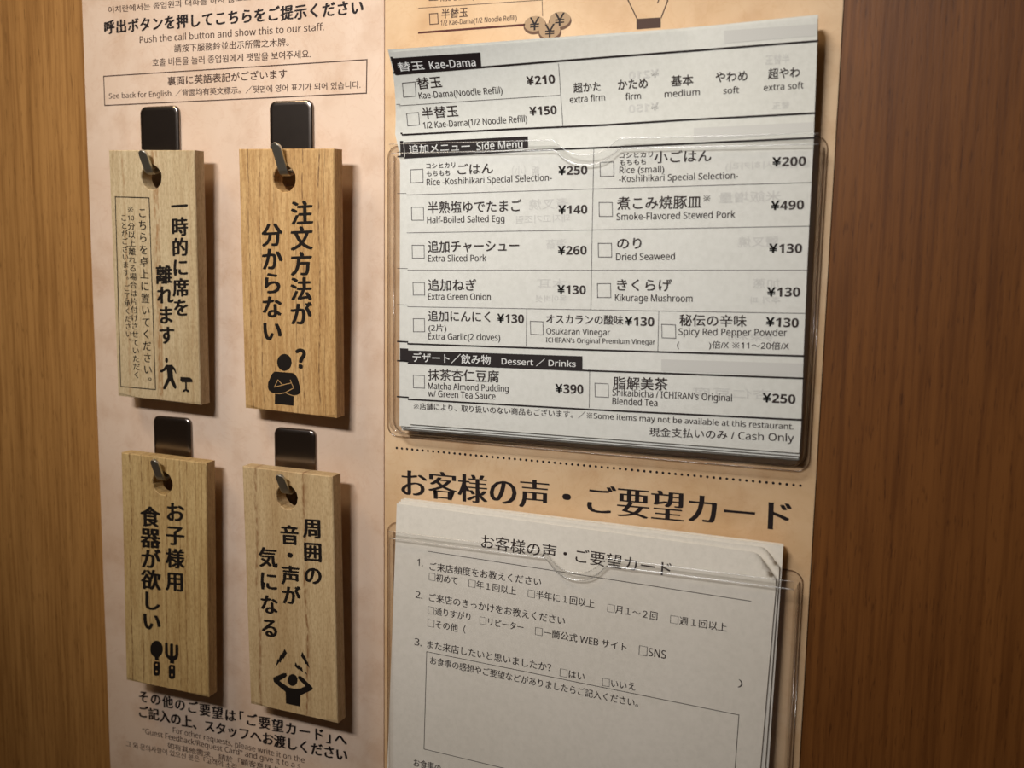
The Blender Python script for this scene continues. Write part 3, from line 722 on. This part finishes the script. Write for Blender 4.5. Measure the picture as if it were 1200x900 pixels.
# ------------------------------------------------------------------ hooks
def arc_corner(x0, x1, z0, z1, r, n=6):
    pts = []
    for (cx, cz, a0) in ((x1 - r, z1 - r, 0), (x0 + r, z1 - r, 90), (x0 + r, z0 + r, 180), (x1 - r, z0 + r, 270)):
        for k in range(n + 1):
            a = math.radians(a0 + 90 * k / n); pts.append((cx + r * math.cos(a), cz + r * math.sin(a)))
    return pts
def make_hook(cx, ztop, ax, hz, tip, label):
    t = thing('adhesive_hook', label, 'hook', 'steel hooks holding the wooden tags', W(cx, ztop - 17, 0.8))
    o = Vector(t.location)
    # backplate: softly pillowed rounded rectangle
    bm = bmesh.new(); rings = []
    w, hh = 10.2, 34.0
    for inset, d in ((0, 0.85), (0, 1.5), (0.25, 1.95), (0.8, 2.2), (1.8, 2.3)):
        rings.append([bm.verts.new(W(x, z, d) - o) for x, z in arc_corner(cx - w + inset, cx + w - inset, ztop - hh + inset, ztop - inset, 3.0 - inset * .6)])
    for a, b in zip(rings, rings[1:]):
        for i in range(len(a)): bm.faces.new((a[i], a[(i + 1) % len(a)], b[(i + 1) % len(a)], b[i]))
    bm.faces.new(rings[-1]); bm.faces.new(list(reversed(rings[0])))
    bm_obj('backplate', bm, M_STEEL, t, True)
    for p in t.children[-1].data.polygons: p.use_smooth = len(p.vertices) == 4
    # arm: a strip bent outward and then up, rounded free end
    tx, tz, td = tip
    path = [(hz + 6.5, 2.2), (hz + 6.0, 3.4), (hz + 4.9, 5.4), (hz + 3.4, 9.0), (hz + 2.3, 11.4), (hz + 1.9, 12.8), (hz + 2.3, 13.9), (hz + 3.6, 14.8)]
    for f in (.2, .4, .6, .75, .84, .9, .94, .97, .99, 1.0):
         path.append((hz + 3.6 + (tz - hz - 3.6) * f, 14.8 + (td - 14.8) * f))
    bm = bmesh.new(); prev = None; n = len(path)
    acc = 0
    for i, (z, d) in enumerate(path):
        a = path[max(i - 1, 0)]; b = path[min(i + 1, n - 1)]
        tv = Vector((b[1] - a[1], b[0] - a[0])).normalized(); nv = Vector((-tv.y, tv.x))
        rem = math.hypot(path[-1][0] - z, path[-1][1] - d)
        hw = 2.05
        if rem < 2.05: hw = max(0.25, math.sqrt(max(2.05 ** 2 - (2.05 - rem) ** 2, 0)))
        x = ax + (tx - ax) * i / (n - 1)
        ring = []
        for (sx_, sn) in ((-1, .45), (-.8, .6), (.8, .6), (1, .45), (1, -.45), (.8, -.6), (-.8, -.6), (-1, -.45)):
            ring.append(bm.verts.new(W(x + sx_ * hw, z + nv.y * sn, d + nv.x * sn) - o))
        if prev:
            for k in range(8): bm.faces.new((prev[k], prev[(k + 1) % 8], ring[(k + 1) % 8], ring[k]))
        else: bm.faces.new(ring)
        prev = ring
    bm.faces.new(list(reversed(prev)))
    bm_obj('hook_arm', bm, M_ARM, t)
HK = [(-107.4, 113.4, -102.8, 82.4, (-103.4, 93.2, 18.2), 'steel hook behind the top left wooden tag, below the framed print'),
      (-42.1, 113.3, -36.9, 81.0, (-38.6, 94.6, 19.2), 'steel hook behind the top right wooden tag with the question mark'),
      (-105.2, -20.9, -101.6, -48.3, (-102.2, -36.9, 18.0), 'dark steel hook above the lower left wooden tag with spoon and fork'),
      (-42.0, -21.3, -38.3, -48.0, (-39.0, -37.4, 18.6), 'dark steel hook above the lower right wooden tag with lightning bolts')]
for k in HK: make_hook(*k)

# ------------------------------------------------------------------ wooden tags
POSE = [(-103.38, 40.67, 12.5, .029, .022, -.013), (-37.36, 39.78, 13.0, .041, .021, -.030),
        (-102.08, -89.71, 13.0, .008, .021, .022), (-38.0, -89.72, 13.1, .021, -.004, -.043)]
TL = ['pale wooden tag at top left with boxed small print and a walking figure',
      'orange-toned wooden tag at top right with a figure with crossed arms and question mark',
      'striped wooden tag at lower left with black spoon and fork',
      'smooth wooden tag at lower right with a figure holding its head under bolts']
tw, th, tt, hr = 44.4, 105.8, 6.3, 5.1
QX, QZ = (QUESTION[1] + QUESTION[3]) / 2, QUESTION[2] + 3.6
for i in range(4):
    x, z, d, rx, ry, rz = POSE[i]
    t = thing('wooden_tag', TL[i], 'sign', 'wooden request tags on hooks')
    t.matrix_world = Matrix.Translation(W(x, z, d)) @ Matrix.Rotation(rz, 4, 'Z') @ Matrix.Rotation(rx, 4, 'X') @ Matrix.Rotation(ry, 4, 'Y')
    hx, hz = [(-.13, 41.86), (-.64, 41.34), (-.58, 41.46), (-.15, 41.86)][i]
    # board with a drilled hole: grid ring between hole circle and outline
    bm = bmesh.new(); NS = 48
    def outl(a, ins):
        c, s = math.cos(a), math.sin(a); X1, X0, Z1, Z0 = tw / 2 - ins - hx, -tw / 2 + ins - hx, th / 2 - ins - hz, -th / 2 + ins - hz
        ts = []
        if c > 1e-9: ts.append(X1 / c)
        if c < -1e-9: ts.append(X0 / c)
        if s > 1e-9: ts.append(Z1 / s)
        if s < -1e-9: ts.append(Z0 / s)
        k = min(ts); return (hx + c * k, hz + s * k)
    corners = [math.atan2(Z - hz, X - hx) for X in (-tw / 2, tw / 2) for Z in (-th / 2, th / 2)]
    angs = sorted([2 * math.pi * k / NS - math.pi for k in range(NS)] + corners)
    rng = random.Random(i); jit = [rng.uniform(-.10, .14) for _ in angs]
    rings = []
    for (kind, ins, dep) in (('h', 0, tt), ('h', 0, .35), ('h', -.3, 0), ('o', .35, 0), ('o', 0, .35), ('o', 0, tt - .3), ('o', .3, tt)):
        ring = []
        for q, a in enumerate(angs):
            if kind == 'h': r = hr + jit[q] * (1 if dep else 1.3) - ins; p = (hx + r * math.cos(a), hz + r * math.sin(a))
            else: p = outl(a, ins) if True else None
            if kind == 'o' and ins:   # inset outlines keep the same corner directions
                pass
            ring.append(bm.verts.new((p[0] * MM, dep * MM, p[1] * MM)))
        rings.append(ring)
    rings.append(rings[0])
    for a, b in zip(rings, rings[1:]):
        for q in range(len(a)):
            w_ = (q + 1) % len(a); bm.faces.new((a[q], a[w_], b[w_], b[q]))
    bm_obj('tag_board', bm, M_WOOD[i], t)
    loc = lambda x, z, l: Vector((x * MM, -l * MM, z * MM))
    g = Geo()
    for r in PLAQUE_COLUMNS[i]:
        put_column(g, r, loc)
    done(g, 'brush_lettering', M_BURN, t)
    g = Geo()
    for p in PLAQUE_FIGURES[i]: put_ngon(g, p, loc, 0.05)
    if i == 1: put_glyph(g, '？', QX, QZ, 9.8, 'heavy', loc, 0.05)
    done(g, ['walking_figure', 'crossed_arms_figure', 'spoon_and_fork', 'head_holding_figure'][i], M_BURN, t)
    if i == 0:
        g = Geo(); put_poly_path(g, PLAQUE_BOX, 0.4, loc, n=1, closed=True); done(g, 'printed_frame', M_BURN, t)
    if i == 1:
        g = Geo(); [put_poly_path(g, q, 0.28, loc, 0.09, n=1) for q in ARM_LINES]; done(g, 'arm_outline', M_LINEWOOD, t)
    if i == 2:
        g = Geo(); [put_ngon(g, q, loc, 0.09) for q in SPOON_DOTS]; done(g, 'handle_rivets', M_LINEWOOD, t)

# ------------------------------------------------------------------ sheets
def menu_d(x, z):
    k = .0085 * (1 - min(max((x - 10) / 110, 0), 1)) + .0015
    return 9 + (k * (z - 88) ** 2 if z > 88 else 0)
def interp_rows(rows, n):
    """resample rows of (left, mid, right) points evenly in height"""
    out = []
    zt, zb = rows[0][0][1], rows[-1][0][1]
    for j in range(n + 1):
        z = zt + (zb - zt) * j / n
        for a, b in zip(rows, rows[1:]):
            if a[0][1] >= z >= b[0][1] - 1e-6:
                f = (a[0][1] - z) / max(a[0][1] - b[0][1], 1e-6)
                out.append([(p[0] * (1 - f) + q[0] * f, p[1] * (1 - f) + q[1] * f) for p, q in zip(a, b)]); break
    return out
def sheet(name, rows, surf, thick, m, parent, nx=16, nz=44):
    R = interp_rows(rows, nz); vs = []; fs = []; W_ = nx + 1
    for l in (0.0, -thick):
        for (a, b, c) in R:
            for i in range(W_):
                t = i / nx
                # quadratic through the three measured points
                x = a[0] * (1 - t) + c[0] * t
                zc = b[1] - (a[1] + c[1]) / 2
                z = a[1] * (1 - t) + c[1] * t + zc * 4 * t * (1 - t)
                vs.append(surf(x, z, l))
    H_ = len(R); off = W_ * H_
    for j in range(H_ - 1):
        for i in range(nx):
            a = j * W_ + i; fs.append((a, a + W_, a + W_ + 1, a + 1)); fs.append((off + a, off + a + 1, off + a + W_ + 1, off + a + W_))
    for i in range(nx):
        fs.append((i, i + 1, off + i + 1, off + i)); a = (H_ - 1) * W_ + i; fs.append((a + 1, a, off + a, off + a + 1))
    for j in range(H_ - 1):
        a = j * W_; fs.append((a + W_, a, off + a, off + a + W_)); a += nx; fs.append((a, a + W_, off + a + W_, off + a))
    return mesh_obj(name, [tuple(v) for v in vs], fs, m, parent, False)
MS = lambda x, z, l: W(x, z, menu_d(x, z) + l)
ms = thing('order_sheet', 'front order sheet printed with prices and tick boxes in the upper clear pocket', 'paper', 'order sheets in the upper pocket')
sheet('paper', MENU_EDGE, MS, 0.12, M_PAPER, ms, 60, 140)
each('heading_bar', MENU_BAR, lambda g, q: put_quad(g, q, MS, 0.12, 24, 8), M_INK, ms)
each('thick_rule', MENU_RULE, lambda g, q: put_poly_path(g, q, 0.62, MS, 0.13, 16), M_INK, ms)
each('thin_line', MENU_LINE, lambda g, q: put_poly_path(g, q, 0.2, MS, 0.10, 16), M_GREYINK, ms)
each('tick_box', MENU_CHECK, lambda g, q: put_poly_path(g, q, 0.24, MS, 0.10, 2, True), M_GREYINK, ms)
g = Geo(); [put_line(g, r, MS, 0.11) for r in MENU_TEXT]; done(g, 'item_lettering', M_SOFTINK, ms)
g = Geo(); [put_line(g, r, MS, 0.17) for r in MENU_BAR_TEXT]; done(g, 'white_heading_lettering', M_WHITE, ms)
g = Geo(); [put_line(g, r, MS, 0.07, True) for r in MENU_GHOST]; [put_quad(g, q, MS, 0.06) for q in MENU_GHOST_BAR]
done(g, 'print_showing_through', M_GHOST, ms)
offs = [(-3.4, .9, -1.2, .3), (-4.1, .3, -2.2, -.6), (-3.2, 1.2, -2.8, .0), (-3.8, .8, -3.3, -1.6), (-3.0, .5, -3.0, -1.0), (-4.0, 1.0, -3.4, -.4), (-3.5, .6, -3.6, -1.2), (-3.1, .2, -3.5, -.8)]
for k, (lx, tz, bz, rx_) in enumerate(offs):
    rows = []
    for j, (a, b, c) in enumerate(MENU_EDGE):
        f = j / (len(MENU_EDGE) - 1); dz = tz * (1 - f) + bz * f
        xl = 10.4 + (k % 3) * .35 if j > 3 else a[0] + lx * (.45 if j < 3 else 1) * (.9 + .05 * (k % 3))
        rows.append(((xl, a[1] + dz), (b[0], b[1] + dz), (c[0] + rx_ * .35, c[1] + dz)))
    dd = 0.75 * (k + 1)
    SS = (lambda dd: lambda x, z, l: W(x, z, max(menu_d(x, z) - dd, 1.6) + l))(dd)
    if k == 0:
        t = thing('order_sheet', 'second order sheet just behind the front one, black line ends showing at its left edge', 'paper', 'order sheets in the upper pocket')
        sheet('paper', rows, SS, 0.6, M_PAPER, t, 10, 36)
        g = Geo()
        for q in MENU_RULE + MENU_LINE[1:4] + MENU_LINE[5:7]:
            z = q[0][1] + .6; w = .62 if q in MENU_RULE else .2
            xl = min(r[0][0] for r in rows if True) + .1 if z < 95 else q[0][0] - 1.2
            put_bar(g, (xl, z), (xl + 9, z), w, SS, 0.05, 2)
        for q in MENU_BAR: 
            z0, z1 = q[0][1], q[3][1]; xl = 10.6 if z0 < 95 else q[0][0] - 1.2
            put_quad(g, [(xl, z0 + .6), (xl + 9, z0 + .6), (xl + 9, z1 + .6), (xl, z1 + .6)], SS, 0.05, 2, 2)
        done(g, 'black_line_ends', M_INK, t)
    else:
        o = sheet('order_sheet', rows, SS, 0.6, M_PAPER, None, 10, 36)
        tag(o, 'spare order sheet stacked behind the front two in the upper clear pocket', 'paper', 'order sheets in the upper pocket')

# ---- feedback cards (lower pocket)
CARD_D = 9.0
def curl(x, z, l, amt):
    """corner of the card rolled forward about a diagonal line near its top right"""
    if not amt: return W(x, z, CARD_D + l)
    cx, cz, ang, R = amt; ux, uz = math.cos(ang), math.sin(ang)
    s = (x - cx) * ux + (z - cz) * uz
    if s <= 0: return W(x, z, CARD_D + l)
    a = s / R; px, pz = x - ux * s, z - uz * s
    if a < 2.5: e, h_ = R * math.sin(a), R * (1 - math.cos(a))
    else: e = R * math.sin(2.5) - (s - 2.5 * R) * .8; h_ = R * (1 - math.cos(2.5)) + (s - 2.5 * R) * .6
    return W(px + ux * e, pz + uz * e, CARD_D + h_ + l)
cards = [  # top-left, top-right, bottom-right, bottom-left (mm), depth step, corner roll
    [(9.7, -46.6), (158.2, -49.6), (152.6, -236), (2.9, -233), 0.0, (148.5, -50.0, math.radians(38), 3.0), 'front feedback card with ruled questions and an empty comment box, corner rolled over'],
    [(10.0, -45.9), (158.8, -47.6), (155.5, -236), (3.2, -233), -0.9, (151.5, -48.6, math.radians(40), 2.6), 'second feedback card behind the front one, corner also rolled'],
    [(10.5, -45.4), (159.5, -46.6), (157.2, -236), (4.0, -233), -2.0, None, ''],
    [(10.3, -45.6), (159.3, -46.9), (157.0, -236), (4.4, -233), -3.0, None, ''],
    [(10.6, -45.5), (159.4, -46.7), (157.1, -236), (4.2, -233), -4.0, None, ''],
    [(10.4, -45.6), (159.2, -46.9), (157.0, -236), (4.6, -233), -5.0, None, ''],
]
for k, (a, b, c, d, dz, roll, lab) in enumerate(cards):
    NX, NZ = (60, 74) if roll else (2, 2)
    vs = []; fs = []
    for l in (0, -0.12 if roll else -0.8):
        for j in range(NZ + 1):
            for i in range(NX + 1):
                u, v = i / NX, (j / NZ) ** (2.2 if roll else 1)
                if roll: u = 1 - (1 - u) ** 1.6
                x = (a[0] * (1 - u) + b[0] * u) * (1 - v) + (d[0] * (1 - u) + c[0] * u) * v
                z = (a[1] * (1 - u) + b[1] * u) * (1 - v) + (d[1] * (1 - u) + c[1] * u) * v
                vs.append(tuple(curl(x, z, l + dz, roll)))
    w_ = NX + 1; off = w_ * (NZ + 1)
    for j in range(NZ):
        for i in range(NX):
            q = j * w_ + i; fs += [(q, q + w_, q + w_ + 1, q + 1), (off + q, off + q + 1, off + q + w_ + 1, off + q + w_)]
    for i in range(NX):
        q = NZ * w_ + i; fs += [(i, i + 1, off + i + 1, off + i), (q + 1, q, off + q, off + q + 1)]
    for j in range(NZ):
        q = j * w_; fs += [(q + w_, q, off + q, off + q + w_), (q + NX, q + NX + w_, off + q + NX + w_, off + q + NX)]
    if k == 0:
        t = thing('feedback_card', lab, 'paper', 'feedback cards in the lower pocket')
        smooth_sharp(mesh_obj('paper', vs, fs, M_PAPER2, t))
        CS = lambda x, z, l: W(x, z, CARD_D + l)
        g = Geo(); [put_line(g, r, CS, 0.06) for r in CARD_TEXT]; done(g, 'question_lettering', M_SOFTINK, t)
        g = Geo(); put_poly_path(g, CARD_BOX, 0.24, CS, 0.06, 1, True); done(g, 'comment_box_outline', M_SOFTINK, t)
        g = Geo(); [put_poly_path(g, q, 0.24, CS, 0.06, 1) for q in CARD_RULE]; done(g, 'heading_rule', M_SOFTINK, t)
    else:
        o = smooth_sharp(mesh_obj('feedback_card', vs, fs, M_PAPER2, None))
        tag(o, lab or 'flat spare feedback card at the back of the stack in the lower clear pocket', 'paper', 'feedback cards in the lower pocket')

# ------------------------------------------------------------------ clear pockets
def tube(name, pts, r, m, parent, sides=8):
    bm = bmesh.new(); prev = None; n = len(pts)
    for i, p in enumerate(pts):
        t = (pts[min(i + 1, n - 1)] - pts[max(i - 1, 0)]).normalized()
        a = t.orthogonal().normalized() if prev is None else (a_ - t * a_.dot(t)).normalized()
        a_ = a; b = t.cross(a)
        ring = [bm.verts.new(p + (a * math.cos(2 * math.pi * k / sides) + b * math.sin(2 * math.pi * k / sides)) * r) for k in range(sides)]
        if prev:
            for k in range(sides): bm.faces.new((prev[k], prev[(k + 1) % sides], ring[(k + 1) % sides], ring[k]))
        else: bm.faces.new(list(reversed(ring)))
        prev = ring
    bm.faces.new(prev)
    return bm_obj(name, bm, m, parent, True)
def u_outline(X0, X1, zt, Zb, ins, r, n=8):
    x0, x1, zb = X0 + ins * 1.15, X1 - ins * .42, Zb + ins * .66
    pts = [(x0, zt)]
    pts += [(x0 + r - r * math.cos(a), zb + r - r * math.sin(a)) for a in [math.pi / 2 * k / n for k in range(n + 1)]]
    pts += [(x1 - r + r * math.sin(a), zb + r - r * math.cos(a)) for a in [math.pi / 2 * k / n for k in range(n + 1)]]
    pts += [(x1, zt)]
    return pts
def pocket(label, zlip, zb, notch_depth, D=10.9):
    t = thing('clear_pocket', label, 'holder', None)
    X0, X1 = 1.7, 166.4
    # flat backplate with a raised rim flange, rounded corners
    bm = bmesh.new()
    loop = arc_corner(X0, X1, zb, zlip + 3.8, 4.5, 8); rings = []
    for ins, d in ((0, 1.05), (0, 1.5), (.4, 1.75), (1.6, 1.75), (2.0, 1.5)):
        rings.append([bm.verts.new(W(x, z, d)) for x, z in arc_corner(X0 + ins, X1 - ins, zb + ins, zlip + 3.8 - ins, 4.5 - ins * .5, 8)])
    for a, b in zip(rings, rings[1:]):
        for i in range(len(a)): bm.faces.new((a[i], a[(i + 1) % len(a)], b[(i + 1) % len(a)], b[i]))
    bm.faces.new(rings[-1])
    bm_obj('back_flange', bm, M_CLEAR, t)
    # moulded U-shaped wall
    bm = bmesh.new(); rings = []
    for ins, d, r in ((2.2, 1.6, 5), (2.9, 2.0, 5), (3.3, 3.2, 5), (3.6, 6.0, 5), (4.0, D - 1.6, 5), (4.5, D - .6, 5), (5.4, D, 5)):
        rings.append([bm.verts.new(W(x, z, d)) for x, z in u_outline(X0, X1, zlip, zb, ins, r)])
    for a, b in zip(rings, rings[1:]):
        for i in range(len(a) - 1): bm.faces.new((a[i], a[i + 1], b[i + 1], b[i]))
    bm_obj('moulded_wall', bm, M_CLEARWALL, t, True)
    # front window with thumb notch
    ins = 5.4; xa, xb = X0 + ins * 1.15, X1 - ins * .42
    top = []
    nc, nw = 85.3, 12.6
    xs = [xa + (xb - xa) * i / 80 for i in range(81)] + [nc + nw * math.sin(math.pi / 2 * k / 20) for k in range(-20, 21)]
    def zt(x):
        u = abs(x - nc) / nw
        return zlip - (notch_depth * (1 - u ** 2.2) * (1 - u ** 7) if u < 1 else 0)
    xs = sorted(xs[81:] + [x for x in xs[:81] if abs(x - nc) > nw + 0.6]); top = [(x, zt(x)) for x in xs]
    U = u_outline(X0, X1, zlip, zb, ins, 5)
    bm = bmesh.new()
    vs = [bm.verts.new(W(x, z, D)) for x, z in U[1:-1] + [p for p in reversed(top)]]
    f = bm.faces.new(vs); bmesh.ops.triangulate(bm, faces=[f])
    bm_obj('front_window', bm, M_CLEAR, t)
    # flared lip along the mouth
    bm = bmesh.new(); prev = None
    for (x, z) in top:
        row = [bm.verts.new(W(x, z + dz, D + dd)) for dz, dd in ((0, 0), (.5, .15), (1.6, .75), (3.3, 1.6))]
        if prev:
            for k in range(3): bm.faces.new((prev[k], row[k], row[k + 1], prev[k + 1]))
        prev = row
    bm_obj('flared_lip', bm, M_BEAD, t, True)
    tube('lip_crease', [W(x, z, D + .12) for x, z in top], 0.24 * MM, M_RIMLINE, t)
    def ring(ins, d, r, m, nm):
        pts = arc_corner(X0 + ins, X1 - ins, zb + ins, zlip + 3.8 - ins, 4.5, 8)
        tube(nm, [W(x, z, d) for x, z in pts + pts[:1]], r * MM, m, t)
    ring(0, 1.6, 0.22, M_RIM, 'rim_edge')
    tube('rim_edge', [W(x, z, 1.9) for x, z in u_outline(X0, X1, zlip, zb, 2.6, 5)], 0.25 * MM, M_RIM, t)
    tube('lip_edge', [W(x, z + 3.3, D + 1.6) for x, z in top], 0.15 * MM, M_RIMLINE, t)
pocket('upper clear plastic pocket with thumb notch, holding the order sheets', 90.4, -20.8, 5.4)
pocket('lower clear plastic pocket with thumb notch, holding the feedback cards', -60.6, -240, 7.0)
